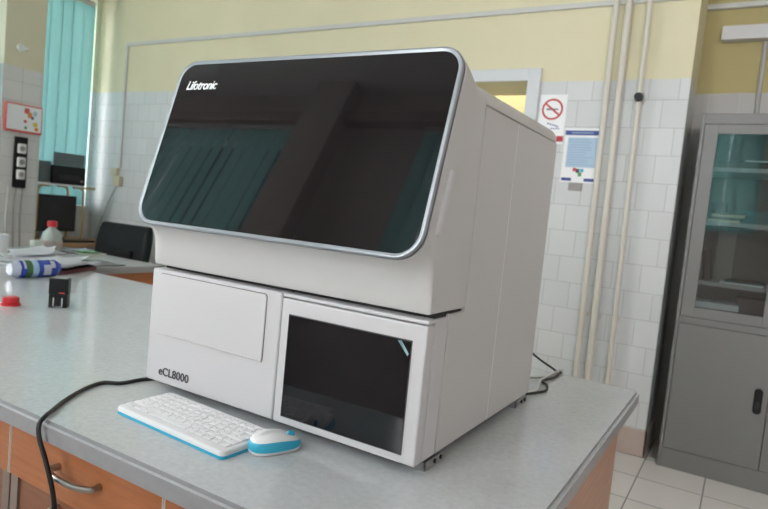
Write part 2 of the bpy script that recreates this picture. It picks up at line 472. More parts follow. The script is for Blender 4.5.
# side panels right & left, front and rear pieces
SH = .0015
for side in (1, -1):
    x0, x1 = (W-.02, W) if side == 1 else (0, .02)
    link('side_panel', box(new(), x0, x1, .152, YS-SH, 1.048, ZH, .002), M_SHELL2, A) if False else None
    prof = [(Y1+SH, ZB), (YS-SH, ZB), (YS-SH, ZH), (.152, ZH), (.152, 1.046), (Y1+SH, 1.046)]
    b = prism(new(), prof, 'x', x0, x1)
    bmesh.ops.bevel(b, geom=list(b.edges), offset=.0018, segments=2, affect='EDGES')
    link('side_panel', b, M_SHELL2, A)
    link('side_panel', box(new(), x0, x1, YS+SH, D, ZB, ZH, .0022), M_SHELL2, A)
    link('seam_highlight', box(new(), x0+.0003, x1-.0003, YS-SH*.9, YS+SH*.9, ZB+.001, ZH-.001), M_WHITEP, A, smooth=False)  # edge highlight of the panel seam, drawn as a white strip
link('back_panel', box(new(), .02, W-.02, D-.004, D+.001, ZB, ZH, .001), M_SHELL2, A)
link('bottom_plate', box(new(), .01, W-.01, .02, D-.01, ZB-.003, ZB+.003), M_GAP, A, smooth=False)
# top cover with rolled long edges
ring = rrect(0, W, ZH+.0015, 1.481, .003, .036)
ring2 = rrect(.004, W-.004, ZH+.0015, 1.477, .003, .033)
link('top_cover', loft(new(), [[(x, .152, z) for x, z in ring], [(x, D-.012, z) for x, z in ring], [(x, D, z) for x, z in ring2]]), M_SHELL2, A, angle=30)
# lower front: left fixed housing front and hinged display door
XS = .392
b = box(new(), 0, XS-.0012, 0, Y1, ZB, ZT, .005, 3)
lf = link('front_panel', b, M_SHELL, A)
# top ledge strip above the display door and the block behind the door
link('front_panel', box(new(), XS+.0005, W, .030, Y1, ZB, ZT, .003, 2), M_SHELL, A)
link('front_ledge', box(new(), XS+.0005, W, .002, .030, ZT-.0075, ZT, .0025, 2), M_SHELL, A)
door = link('display_door', box(new(), XS+.0012, W, 0, .0285, ZB, ZT-.0095, .0035, 3), M_SHELL, A)
SX0, SX1, SZ0, SZ1 = .415, .691, .797, 1.001
b = new()
box(b, SX0-.002, SX1+.002, -.0012, .002, SZ0-.002, SZ1+.002, .0008)
link('screen_bezel', b, M_INK, door)
scr = link('screen', box(new(), SX0, SX1, -.0022, .002, SZ0, SZ1, .0008), M_SCREEN, door)
b = new(); vs = [b.verts.new(p) for p in ((.664, -.0026, .999), (.672, -.0028, 1.0), (.689, -.0026, .979), (.687, -.0030, .974), (.679, -.0031, .983))]
b.faces.new(vs); bmesh.ops.solidify(b, geom=list(b.faces), thickness=.0006)
link('protective_film_tab', b, mat('pale_teal_film', (.30, .48, .50), .3), scr)
# loading flap in the left front panel
b = new()
ring = rrect(.029, .354, .8915, 1.034, .008, .008); ring2 = rrect(.0305, .3525, .893, 1.0325, .007, .007)
loft(b, [[(x, .004, z) for x, z in ring], [(x, -.0002, z) for x, z in ring], [(x, -.0004, z) for x, z in ring]])
link('flap_gap', b, mat('flap_seam_grey', (.12, .12, .12), .7), lf)
b = new()
loft(b, [[(x, .004, z) for x, z in ring2], [(x, -.0022, z) for x, z in ring2], [(x, -.0030, z) for x, z in rrect(.0315, .3515, .894, 1.0315, .006, .006)]])
flap = link('loading_flap', b, M_SHELL, lf)
link('flap_grip', box(new(), .0305, .3525, -.0046, .002, .8925, .8965, .0012), M_SHELL2, flap)
b, w = text_bm('eCL8000', .0265, offset=.0004, spacing=1.04)
s = .099/w
for v in b.verts: v.co = Vector((.0455+v.co.x*s, -.0007-v.co.z, .7995+v.co.y))
link('model_lettering', b, M_INK, lf, smooth=False)
# head module, lofted from the tilted visor plane back to the upright body
def head_ring(yb, zb, yt, zt, rb, rt, inset=0.0, off=0.0):
    Lh = math.hypot(yt-yb, zt-zb); out = []
    ny, nz = -(zt-zb)/Lh, (yt-yb)/Lh
    for u, v in rrect(inset, W-inset, inset, Lh-inset, rb, rt, 10):
        t = v/Lh; out.append((u, yb+(yt-yb)*t+ny*off, zb+(zt-zb)*t+nz*off))
    return out
ST = [(-.052, 1.150, .052, 1.517, .056, .046, .002), (-.048, 1.143, .056, 1.519, .056, .046, .0), (-.036, 1.133, .066, 1.517, .054, .045, 0),
      (-.020, 1.115, .082, 1.510, .050, .044, 0), (-.009, 1.092, .098, 1.499, .040, .042, 0), (-.002, 1.068, .112, 1.489, .022, .040, 0),
      (.001, 1.057, .122, 1.484, .010, .038, 0), (.005, 1.052, .130, 1.482, .006, .037, 0), (.1505, 1.052, .1505, 1.481, .004, .036, 0)]
head = link('head_housing', loft(new(), [head_ring(*s_) for s_ in ST]), M_SHELL2, A, angle=42)
# dark groove and bright rim
VB = (-.056, 1.1445); VT = (.0515, 1.5235)
def vis_ring(inset, off, rb=.052, rt=.048):
    return head_ring(VB[0], VB[1], VT[0], VT[1], max(.006, rb-inset), max(.006, rt-inset), inset, off)
link('rim_groove', loft(new(), [vis_ring(.004, -.008), vis_ring(.0006, -.0042), vis_ring(.0006, .0012), vis_ring(.003, .0025)]), M_GROOVE, head, angle=30)
link('head_bead', loft(new(), [vis_ring(.0005, -.012), vis_ring(-.0005, -.0095), vis_ring(-.0005, -.0055), vis_ring(.003, -.0045)]), M_SHELL, head, angle=50)
rim = link('visor_rim', loft(new(), [vis_ring(.003, .0010), vis_ring(.0006, .0015), vis_ring(-.0003, .003), vis_ring(.0008, .0068), vis_ring(.0032, .0082), vis_ring(.0075, .0075), vis_ring(.0095, .0055)]), M_RIM, head, angle=60)
vis = link('visor', loft(new(), [vis_ring(.0093, .003), vis_ring(.0093, .0058), vis_ring(.0102, .0064)]), M_VISOR, head, angle=30)
b, w = text_bm('Lifotronic', .030, shear=.22, offset=.0004, spacing=.92)
s = .095/w; Lh = math.hypot(VT[0]-VB[0], VT[1]-VB[1]); dy, dz = (VT[0]-VB[0])/Lh, (VT[1]-VB[1])/Lh
for v in b.verts:
    q = (Lh-.0725)+v.co.y; off = .0068+v.co.z
    v.co = Vector((.0385+v.co.x*s, VB[0]+dy*q-dz*off, VB[1]+dz*q+dy*off))
link('logo_lettering', b, M_WPRINT, vis, smooth=False)
# grip recesses on the head sides
for side in (1, -1):
    x = W if side == 1 else 0
    b = new()
    c0, c1 = Vector((x, .0285, 1.298)), Vector((x, -.0015, 1.198))
    d = (c1-c0).normalized(); nrm = Vector((0, -d.z, d.y)); ringA, ringB, ringC = [], [], []
    for k in range(24):
        a = 2*PI*k/24; ce = c0 if math.sin(a) < 0 else c1
        p = ce + d*math.sin(a)*.009 + nrm*math.cos(a)*.009; ringA.append(p+Vector((side*-.001, 0, 0)))
        ringB.append(ce + d*math.sin(a)*.0085 + nrm*math.cos(a)*.0078 + Vector((side*.0030, 0, 0)))
        ringC.append(ce + d*math.sin(a)*.006 + nrm*math.cos(a)*.0045 + Vector((side*.0062, 0, 0)))
    link('side_grip', loft(b, [ringA, ringB, ringC]), M_SHELL, head, angle=60)
# feet: little steel brackets with an adjusting foot
for fx in (.022, W-.022):
    for fy in (.078, .585):
        sx = 1 if fx > .3 else -1
        xo = fx+sx*.025; xi = fx-sx*.016
        f = link('foot_bracket', box(box(new(), min(xo, xi), max(xo, xi), fy-.037, fy+.046, T, T+.004, .001), min(xo, xo-sx*.004), max(xo, xo-sx*.004), fy-.037, fy+.046, T+.0035, ZB-.003, .0008), M_FOOT, A)
        link('bracket_web', box(new(), min(xo, xi), max(xo, xi), fy-.037, fy-.033, T+.0035, ZB-.003, .0008), M_FOOT, f)
        for q in (.0, .026):
            link('bolt', cyl(new(), (xo-sx*.001, fy+q, T+.0105), (xo+sx*.003, fy+q, T+.0105), .0042), M_BLACK, f)

# ================================================================== worktop and its units
TX0, TX1, TY0, TY1, TT = -2.9, .95, -.275, 1.033, .038
RX = -1.88; RY = 1.60
poly = [(TX0, TY0), (TX1-.02, TY0), (TX1, TY0+.02), (TX1, TY1-.015), (TX1-.015, TY1), (RX, TY1), (RX, RY), (TX0, RY)]
b = prism(new(), poly, 'z', T-TT, T)
es = [e for e in b.edges if abs(e.verts[0].co.z-T) < 1e-5 and abs(e.verts[1].co.z-T) < 1e-5]
bmesh.ops.bevel(b, geom=es, offset=.008, segments=4, affect='EDGES')
wt = link('worktop', b, M_TOP, None, origin=(0, .3, T-TT))
wt.data.materials.append(M_TOPEDGE)
for pf in wt.data.polygons:
    if abs(pf.normal.z) < .72: pf.material_index = 1
tag(wt, 'long grey speckled laminate worktop, L-shaped, carrying the analyser', 'worktop')
TB = T-TT
YFR = -.245
def bow_handle(b, p0, p1, out, r=.0055, ry=.5):
    p0, p1, out = Vector(p0), Vector(p1), Vector(out)
    d = p1-p0
    pts = [p0, p0+out*.55, p0+d*.12+out*.85, p0+d*.35+out*1.03, p0+d*.65+out*1.03, p0+d*.88+out*.85, p1+out*.55, p1]
    tube(b, pts, lambda t: r*(1+.35*abs(2*t-1)**3), 10)
    return b
def base_unit(label, x0, x1, hx, kind):
    u = thing('base_cabinet', label, 'cabinet', ((x0+x1)/2, YFR+.3, 0), 0, 'wooden base cabinets under the worktop')
    b = new(); y1 = .32
    box(b, x0+.001, x0+.022, YFR+.02, y1, .08, TB); box(b, x1-.022, x1-.001, YFR+.02, y1, .08, TB)
    box(b, x0+.022, x1-.022, y1-.02, y1, .08, TB); box(b, x0+.022, x1-.022, YFR+.03, y1-.02, .08, .10)
    box(b, x0+.022, x1-.022, YFR+.03, y1-.02, TB-.02, TB)
    link('carcass', b, M_WOODIN, u, smooth=False)
    link('plinth', box(new(), x0+.004, x1-.004, YFR+.06, YFR+.08, 0, .08), M_BLACKM, u, smooth=False)
    zs = .597
    d = link('drawer', box(new(), x0+.002, x1-.002, YFR, YFR+.02, zs, TB-.004, .0015), M_WOOD, u)
    for e0, e1 in ((x0+.0005, x0+.0028), (x1-.0028, x1-.0005)):
        link('edge_band', box(new(), e0, e1, YFR-.0006, YFR+.018, zs, TB-.004), M_EDGEW, d, smooth=False)
    if hx: link('handle', bow_handle(new(), (hx[0], YFR, .664), (hx[1], YFR, .664), (0, -.032, 0)), M_NICKEL, d)
    for e0, e1 in ((x0+.002, x0+.028), (x1-.028, x1-.002)):
        link('stile', box(new(), e0, e1, YFR+.004, YFR+.02, .085, zs-.002), M_STILE, u, smooth=False)
    dr = link('door', box(new(), x0+.030, x1-.030, YFR+.008, YFR+.024, .085, zs-.004, .0015), M_WOODIN, u)
    if hx: link('handle', bow_handle(new(), (hx[0]-.005, YFR+.008, .575), (hx[0]-.005, YFR+.008, .44), (0, -.034, 0)), M_NICKEL, dr)
    return u
base_unit('wooden base cabinet with a bow-handled drawer, under the worktop in front of the keyboard', -.105, .373, (.070, .200), 0)
base_unit('wooden base cabinet left of the bow-handled drawer, mostly out of view', -.585, -.107, (-.42, -.28), 0)
base_unit('wooden base cabinet right of the bow-handled drawer, at the worktop corner', .375, .85, (.55, .68), 0)
# end panel on the right and a second one behind it, return-side panel
o = link('end_panel', box(new(), .897, .92, .325, .905, 0, TB, .001), M_WOOD2, None, origin=(.91, .6, 0))
tag(o, 'pale wooden end panel under the right edge of the worktop', 'panel')
o = link('end_panel', box(new(), .851, .90, YFR+.02, .318, 0, TB, .001), M_WOOD, None, origin=(.87, .0, 0))
tag(o, 'reddish wooden end panel at the front right corner under the worktop', 'panel')
o = link('back_panel', box(new(), RX+.06, .896, .88, .90, 0, TB, .001), M_WOOD2, None, origin=(-.4, .89, 0))
tag(o, 'wooden rear panel closing the back of the long worktop', 'panel')
o = link('bench_panel', box(new(), RX-.045, RX-.025, .905, RY-.02, 0, TB, .001), M_WOOD, None, origin=(RX, 1.3, 0))
tag(o, 'orange-brown wooden panel under the short return of the worktop, left of the analyser', 'panel')
o = link('bench_panel', box(new(), TX0+.03, TX0+.05, YFR, RY-.02, 0, TB, .001), M_WOOD, None, origin=(TX0, .7, 0))
tag(o, 'wooden panel carrying the far left end of the worktop', 'panel')

# ================================================================== keyboard and mouse
KB = thing('keyboard', 'compact white keyboard with an aqua blue underside, in front of the analyser', 'keyboard', (.2725, -.096, T), math.radians(-3.2), local=True)
KW, KD = .325, .136
def slab(w, d, z0, z1, r, tilt=0, rz=.004):
    rg = lambda ins, z: [(x, y, z+tilt*(y+d/2)) for x, y in rrect(-w/2+ins, w/2-ins, -d/2+ins, d/2-ins, max(.002, r-ins), max(.002, r-ins), 6)]
    return loft(new(), [rg(.001, z0), rg(0, z0+.0015), rg(0, z1-rz), rg(rz*.35, z1-rz*.3), rg(rz*1.1, z1)])
link('blue_base', slab(KW, KD, .0, .0058, .012, .0, .001), M_BLUE, KB, angle=50)
link('body', slab(KW-.001, KD-.001, .0050, .0160, .012, .02, .005), M_WHITEP, KB, angle=50)
bed = new(); kx0, kx1, ky0, ky1 = -KW/2+.009, KW/2-.009, -KD/2+.016, KD/2-.013
zt = lambda y: .0160+.02*(y+KD/2)
vs = [bed.verts.new((x, y, zt(y)+.0003)) for x, y in ((kx0, ky0), (kx1, ky0), (kx1, ky1), (kx0, ky1))]
bed.faces.new(vs); bmesh.ops.solidify(bed, geom=list(bed.faces), thickness=.0004)
link('key_bed', bed, M_KEYBED, KB)
rows = [[1]*14, [1]*13+[1.6], [1.5]+[1]*11+[1.4, 1], [1.7]+[1]*10+[1.9], [2.2]+[1]*10+[1.4], [1.2, 1, 1.1, 5.2, 1.1, 1, 1, 1, 1]]
kmesh = {}; nk = 0
for ri, row in enumerate(rows):
    yy1 = ky1 - (ky1-ky0)*ri/len(rows); yy0 = ky1 - (ky1-ky0)*(ri+1)/len(rows)
    un = (kx1-kx0)/sum(row); x = kx0
    for wk in row:
        w = un*wk-.0024; d = yy0-yy1; dd = abs(d)-.0024
        key = (round(w, 5), round(dd, 5))
        cx, cy = x+un*wk/2, (yy0+yy1)/2
        if key not in kmesh:
            b = new(); f = lambda ins, z: [(px, py, z) for px, py in rrect(-w/2+ins, w/2-ins, -dd/2+ins, dd/2-ins, .0015, .0015, 3)]
            loft(b, [f(0, 0), f(.0003, .0018), f(.0012, .0026)])
            o = link('key', b, M_KEY, KB, angle=40); kmesh[key] = o
            me = o.data
            # a small dark legend mark printed on the key cap
            me.materials.append(M_GREYPRT)
        else:
            o = kmesh[key].copy(); COL.objects.link(o); o.parent = KB
        o.location = (cx, cy, zt(cy)+.0004)
        x += un*wk
# glyph marks: tiny printed strokes on the caps as one part per row
for ri, row in enumerate(rows):
    b = new(); un = (kx1-kx0)/sum(row); x = kx0
    yc = ky1 - (ky1-ky0)*(ri+.5)/len(rows)
    for wk in row:
        cx = x+un*wk/2; x += un*wk
        if wk > 4: continue
        ln = .0028 if ri else .0050
        box(b, cx-.0042, cx-.0042+ln*(1 if wk < 1.3 else 1.7), yc+.0005, yc+.0022, zt(yc)+.00285, zt(yc)+.0031)
    link('key_legends', b, M_GREYPRT, KB, smooth=False)

MS = thing('computer_mouse', 'small white and aqua blue computer mouse at the right end of the keyboard', 'mouse', (.462, -.070, T), math.radians(-25), local=True)
def mouse_ring(ins, z, lift=0):
    out = []
    for k in range(40):
        a = 2*PI*k/40; ca, sa = math.cos(a), math.sin(a)
        ex = .030*abs(ca)**.75*(1 if ca > 0 else -1); ey = .0505*abs(sa)**.8*(1 if sa > 0 else -1)
        wf = 1-.10*(ey/.05) ; out.append(((ex*wf)*(1-ins/.03), ey*(1-ins/.05), z + lift*(1-(ey/.05)**2)*.5 - lift*.25*ey/.05))
    return out
link('base_shell', loft(new(), [mouse_ring(.003, .0005), mouse_ring(.0005, .003), mouse_ring(0, .007)]), M_WHITEP, MS, angle=60)
link('blue_band', loft(new(), [mouse_ring(.0003, .007), mouse_ring(-.0006, .012, .002), mouse_ring(.0012, .0175, .006), mouse_ring(.0032, .0205, .009)]), M_BLUE, MS, angle=60)
link('top_shell', loft(new(), [mouse_ring(.0030, .0203, .009), mouse_ring(.0055, .0235, .012), mouse_ring(.0105, .0262, .014), mouse_ring(.018, .0278, .015), mouse_ring(.025, .0282, .015)]), M_WHITEP, MS, angle=70)
b = cyl(new(), (-.003, .031, .0255), (.003, .031, .0255), .0075, seg=18)
link('scroll_wheel', b, M_BLUE, MS)

# ================================================================== cords
o = link('power_cord', tube(new(), [(.08, .28, T+.004), (.02, .13, T+.0045), (-.030, .030, T+.0045), (-.040, -.035, T+.0045), (-.068, -.062, T+.0045), (-.055, -.115, T+.0045),
      (-.012, -.188, T+.0045), (.028, -.238, T+.0055), (.052, -.268, T+.006), (.064, -.286, T-.002), (.073, -.290, .735), (.096, -.290, .700), (.122, -.290, .655), (.137, -.291, .612), (.146, -.292, .54), (.13, -.29, .42), (.11, -.29, .2), (.10, -.30, .06), (.13, -.36, .006), (.3, -.5, .0055)], .0045, 12, n=8), M_RUBBER, None, origin=(-.04, -.04, T))
tag(o, 'thick black power cord running from under the analyser over the front edge of the worktop', 'cord')
o = link('power_cord', tube(new(), [(.60, D+.002, .965), (.60, .70, .958), (.622, .80, .89), (.662, .93, .815), (.695, 1.02, .768), (.700, 1.045, .740), (.70, 1.055, .6), (.70, 1.06, .2), (.72, 1.08, .01)], .0034, 10), M_RUBBER, None, origin=(.65, .9, T))
tag(o, 'black power cord leaving the back of the analyser down over the rear edge', 'cord')
o = link('power_cord', tube(new(), [(.705, .690, T+.004), (.725, .735, T+.004), (.735, .775, T+.004), (.720, .835, T+.0045), (.700, .86, T+.005), (.712, .94, T+.005), (.712, 1.0, T+.006), (.709, 1.035, T+.004), (.708, 1.047, .74), (.71, 1.06, .5), (.73, 1.08, .02)], .0034, 10), M_RUBBER, None, origin=(.70, .9, T))
tag(o, 'black cord lying looped on the worktop behind the analyser', 'cord')
o = link('data_cable', tube(new(), [(.64, D+.002, .84), (.65, .72, .80), (.66, .82, .775), (.675, .90, T+.004), (.695, .97, T+.004), (.705, 1.03, T+.008), (.702, 1.045, .74), (.69, 1.06, .5), (.68, 1.08, .02)], .0028, 10), M_WIREG, None, origin=(.68, .9, T))
tag(o, 'thin grey cable hanging behind the analyser in a slack curve', 'cable')
o = link('data_cable', tube(new(), [(.69, D-.03, T+.004), (.700, .70, T+.0035), (.712, .76, T+.0035), (.700, .83, T+.011), (.69, .90, T+.004), (.702, .97, T+.012), (.706, 1.02, T+.006), (.7155, 1.044, .745), (.72, 1.06, .5), (.75, 1.08, .02)], .0032, 10), M_WIREW, None, origin=(.70, .8, T))
tag(o, 'pale cable on the worktop beside the looped black cord', 'cable')

# ================================================================== small things on the left of the worktop
ST_ = thing('rubber_stamp', 'black self-inking rubber stamp standing on the worktop between the red cap and the analyser', 'stamp', (-.955, .366, T), math.radians(43), local=True)
link('cover', box(new(), -.033, .033, -.020, .020, .048, .108, .005, 3), M_BLACK, ST_)
link('top_window', box(new(), -.026, .026, -.016, .016, .1078, .1092, .0005), mat('pale_index_window', (.42, .44, .44), .25), ST_)
link('side_frame', box(new(), -.031, -.013, -.019, .019, 0, .049, .003), M_BLACK, ST_)
link('side_frame', box(new(), .013, .031, -.019, .019, 0, .049, .003), M_BLACK, ST_)
link('stamp_body', box(new(), -.0135, .0135, -.017, .017, .006, .05, .002), M_BLACK, ST_)
link('guide_slot', box(box(new(), -.0165, -.0125, -.0196, -.018, .004, .036), .0125, .0165, -.0196, -.018, .004, .036), mat('pale_slot', (.5, .52, .52), .4), ST_, smooth=False)
link('red_mark', box(new(), .004, .022, -.0206, -.0195, .053, .057), M_SIGNR, ST_, smooth=False)

o = link('bottle_cap', lathe(new(), [(.0315, 0), (.032, .002), (.0315, .008), (.0275, .010), (.027, .026), (.0255, .029), (.0, .0295)][:-1], (-1.058, .250, T)), M_RED, None, origin=(-1.058, .250, T))
tag(o, 'red screw cap lying alone on the worktop at the left', 'cap')

BG = thing('wipes_pack', 'blue, white and green plastic-wrapped roll lying on the worktop in front of the papers', 'pack', (-1.655, .675, T+.040), math.radians(90), local=True)
def roll(x0, x1, r0, r1, amp, seed):
    rnd = random.Random(seed); rings = []
    for k in range(7):
        t = k/6; rr = r0+(r1-r0)*t
        rings.append([(x0+(x1-x0)*t, (rr+rnd.uniform(-amp, amp))*math.cos(2*PI*j/20), max(-.0395, (rr*.98+rnd.uniform(-amp, amp))*math.sin(2*PI*j/20))) for j in range(20)])
    return loft(new(), rings)
link('wrap_end', roll(-.120, -.085, .027, .038, .004, 1), M_BAGW, BG, angle=70)
link('wrap_band', roll(-.085, -.060, .039, .041, .002, 2), M_BAGB, BG, angle=70)
link('wrap_band', roll(-.060, -.033, .041, .041, .002, 3), M_BAGG, BG, angle=70)
link('wrap_band', roll(-.033, -.006, .041, .041, .002, 4), M_BAGL, BG, angle=70)
link('wrap_band', roll(-.006, .085, .041, .040, .002, 5), M_BAGB, BG, angle=70)
link('wrap_end', roll(.085, .112, .039, .024, .003, 6), M_BAGB, BG, angle=70)
b = new()
for k in range(3):
    for s in range(10):
        pass
for (u0, u1, a0, a1) in ((.015, .05, 150, 215), (.05, .07, 120, 170), (-.075, -.065, 100, 170)):
    vs = []
    for u in (u0, u1):
        for k in range(6):
            a = math.radians(a0+(a1-a0)*k/5); vs.append(b.verts.new((u, .0440*math.cos(a+PI/2*0), .0440*math.sin(a))))
    for k in range(5): b.faces.new((vs[k], vs[k+1], vs[7+k], vs[6+k]))
link('wrap_print', b, M_BAGW, BG)

o = link('book', box(new(), -.105, .105, -.15, .15, 0, .020, .003), M_MAROON, None)
o.location = (-1.835, .905, T); o.rotation_euler = (0, 0, math.radians(24))
tag(o, 'dark maroon book lying under the loose white papers', 'book')
def sheet(x, y, z, rz, curl, label):
    b = new(); n = 8; vs = {}
    for i in range(n+1):
        for j in range(n+1):
            u, v = (i/n-.5)*.21, (j/n-.5)*.297
            vs[i, j] = b.verts.new((u, v, curl*((i/n)**2)*(.4+.6*j/n) + .001))
    for i in range(n):
        for j in range(n): b.faces.new((vs[i, j], vs[i+1, j], vs[i+1, j+1], vs[i, j+1]))
    bmesh.ops.solidify(b, geom=list(b.faces), thickness=.004)
    o = link('paper_sheet', b, M_PAPER, None); o.location = (x, y, z); o.rotation_euler = (0, 0, rz)
    tag(o, label, 'paper', 'loose white papers'); return o
o = link('paper_stack', box(new(), -.105, .105, -.1485, .1485, 0, .026, .001), M_PAPER, None)
o.location = (-2.30, 1.03, T+.0005); o.rotation_euler = (0, 0, math.radians(62))
tag(o, 'thick white paper stack under the loose sheets behind the blue wrapped roll', 'paper')
lab = 'white paper sheet curling on the thick paper stack by the squat bottle'
for i, (x, y, rz, cu) in enumerate([(-1.838, .908, 24, .0), (-1.85, .92, 30, .006), (-1.84, .925, 18, .010), (-1.89, .94, 44, .020)]):
    sheet(x, y, T+.0245+i*.0055, math.radians(rz), cu, 'white paper sheet lying over the dark maroon book behind the roll')
for i, (x, y, rz, cu) in enumerate([(-2.28, 1.02, 70, .012), (-2.34, 1.06, 85, .022), (-2.26, 1.00, 55, .034)]):
    sheet(x, y, T+.0285+i*.0055, math.radians(rz), cu, lab)
for i, (x, y, rz) in enumerate([(-2.22, .68, 80), (-2.30, .74, 95)]):
    sheet(x, y, T+.0045+i*.0055, math.radians(rz), .004, 'white paper sheet at the far left, beside the blue wrapped roll')

BT = thing('wash_bottle', 'squat cloudy plastic bottle with a red cap standing behind the papers', 'bottle', (-2.66, 1.34, T))
bc = (-2.66, 1.34, T)
link('body', lathe(new(), [(.056, 0), (.063, .006), (.065, .05), (.063, .082), (.053, .115), (.034, .140), (.022, .150), (.020, .165)], bc), M_BOTTLE, BT, angle=60)
link('cap', lathe(new(), [(.029, .160), (.030, .164), (.029, .190), (.024, .196)], bc), M_RED, BT, angle=40)
link('label_band', lathe(new(), [(.0656, .035), (.0658, .04), (.0656, .072), (.0654, .075)], bc), mat('bottle_label', (.42, .36, .34), .6, noise=.4, nscale=40), BT)

o = link('carton', box(new(), -2.64, -2.58, 1.19, 1.25, T, T+.075, .002), mat('pale_card', (.66, .70, .66), .7, noise=.03), None, origin=(-2.61, 1.22, T))
tag(o, 'small pale carton beside the squat bottle', 'box')
o = link('tub', lathe(new(), [(.045, 0), (.052, .10), (.053, .104), (.050, .104), (.044, .006)], (-2.66, 1.02, T)), M_PAPER, None, origin=(-2.66, 1.02, T))
tag(o, 'white tub at the left border behind the papers', 'tub')
DSH = thing('instrument_dish', 'shallow shiny dish with pale and green packets on the back corner of the worktop', 'dish', (-2.50, 1.47, T))
link('tray', box(new(), -2.64, -2.40, 1.40, 1.56, T, T+.012, .004), M_STEEL, DSH)
link('packet', box(new(), -2.62, -2.52, 1.42, 1.54, T+.012, T+.024, .004), M_BAGW, DSH)
link('packet', box(new(), -2.51, -2.44, 1.42, 1.53, T+.012, T+.020, .003), M_GREENP, DSH)
o = link('tray', box(new(), -2.20, -1.93, 1.09, 1.36, T, T+.006, .002), M_DARKSHEET, None, origin=(-2.06, 1.22, T))  # thin dark glossy slab for the dark patch on the return
tag(o, 'flat dark sheet lying on the short return of the worktop', 'tray')

# ================================================================== chair, desk, monitor, printer
CH = thing('office_chair', 'black leather office chair standing behind the worktop return', 'chair', (-3.17, 2.0, 0), math.radians(4), local=True)
b = new()
rings = []
for z, yb, w, th in ((.46, .225, .26, .05), (.52, .232, .285, .075), (.62, .24, .295, .085), (.70, .25, .30, .075), (.78, .262, .298, .085), (.86, .275, .290, .075), (.905, .282, .278, .050), (.915, .284, .26, .02)):
    rings.append([(x, yb+y, z) for x, y in rrect(-w, w, -th/2, th/2, th*.42, th*.42, 5)])
loft(b, rings)
br = link('backrest', b, M_LEATHER, CH, angle=60)
link('lumbar_pad', box(new(), -.17, .17, .175, .225, .58, .72, .022, 4), M_LEATHER, br)
link('seat', box(new(), -.26, .26, -.28, .23, .40, .49, .035, 4), M_LEATHER, CH)
for s in (-1, 1):
    link('armrest', tube(new(), [(s*.24, .12, .42), (s*.30, .12, .46), (s*.31, .12, .60), (s*.31, .05, .64), (s*.31, -.15, .64), (s*.31, -.20, .58), (s*.30, -.18, .46), (s*.24, -.16, .42)], .014, 10), M_BLACK, CH)
link('gas_column', cyl(new(), (0, 0, .08), (0, 0, .41), .028), M_BLACK, CH)
for k in range(5):
    a = 2*PI*k/5+.3
    l = link('base_arm', tube(new(), [(0, 0, .11), (.15*math.cos(a), .15*math.sin(a), .10), (.27*math.cos(a), .27*math.sin(a), .075)], .017, 8), M_BLACK, CH)
    link('caster', cyl(new(), (.27*math.cos(a)-.02*math.sin(a), .27*math.sin(a)+.02*math.cos(a), .029), (.27*math.cos(a)+.02*math.sin(a), .27*math.sin(a)-.02*math.cos(a), .029), .029), M_BLACK, l)

DK = thing('desk', 'low wooden desk below the window in the corner', 'desk', (-4.0, 2.2, 0))
link('desk_top', box(new(), XL+.015, -3.70, 2.0, 2.66, .665, .695, .003), M_WOODD, DK)
for x in (XL+.04, -3.75):
    for y in (2.03, 2.62):
        link('leg', box(new(), x-.02, x+.02, y-.02, y+.02, 0, .665, .002), M_WOODD, DK)
link('modesty_panel', box(new(), XL+.10, XL+.12, 2.05, 2.60, .25, .664), M_WOODD, DK, smooth=False)
MO = thing('monitor', 'black flat computer monitor standing on the low desk under the printer', 'monitor', (-4.12, 2.22, .695))
link('housing', box(new(), -4.135, -4.10, 2.035, 2.414, .765, 1.088, .008), M_BLACK, MO)
link('screen', box(new(), -4.102, -4.098, 2.05, 2.40, .785, 1.073, .001), M_BLACKM, MO)
link('neck', box(new(), -4.155, -4.125, 2.185, 2.265, .70, .84, .004), M_BLACK, MO)
link('base', lathe(new(), [(.11, 0), (.112, .004), (.10, .012), (.03, .016)], (-4.15, 2.22, .695)), M_BLACK, MO)
PS = thing('printer_stand', 'tube-legged stand with a white shelf carrying the printer above the monitor', 'stand', (-4.18, 2.25, .695))
link('shelf', box(new(), -4.28, -4.02, 2.0, 2.43, 1.172, 1.187, .002), M_WHITEP, PS)
link('crossbar', tube(new(), [(-4.03, 2.42, 1.166), (-4.03, 2.535, 1.170)], .011, 10, smooth=False), M_BRASS, PS)
for x in (-4.27, -4.03):
    for y, s in ((2.01, 1), (2.43, -1)):
        link('leg', tube(new(), [(x, y, .695), (x, y, 1.05), (x, y, 1.12), (x, y+s*.012, 1.150), (x, y+s*.04, 1.165), (x, y+s*.10, 1.166)], .010, 10), M_BRASS, PS)
PR = thing('printer', 'black inkjet printer with a raised grey paper tray on the stand by the window', 'printer', (-4.14, 2.29, 1.187))
link('body', box(new(), -4.27, -4.03, 2.135, 2.44, 1.1875, 1.350, .012, 3), M_BLACK, PR)
link('side_unit', box(new(), -4.27, -4.06, 2.03, 2.137, 1.192, 1.372, .010, 3), M_PRTGREY, PR)
b = prism(new(), [(-4.26, 1.352), (-4.12, 1.352), (-4.12, 1.357), (-4.26, 1.357)], 'y', 2.10, 2.39)
bmesh.ops.rotate(b, verts=b.verts, cent=(-4.19, 2.25, 1.355), matrix=Matrix.Rotation(0, 3, 'Y'))
b2 = new(); vs = [b2.verts.new(p) for p in ((-4.05, 2.145, 1.352), (-4.05, 2.43, 1.352), (-4.20, 2.53, 1.468), (-4.20, 2.23, 1.468))]
b2.faces.new(vs); bmesh.ops.solidify(b2, geom=list(b2.faces), thickness=.004); b.free()
link('paper_tray', b2, mat('tray_grey', (.20, .22, .23), .5), PR)
link('output_slot', box(new(), -4.035, -4.025, 2.19, 2.38, 1.225, 1.27, .002), M_BLACKM, PR)
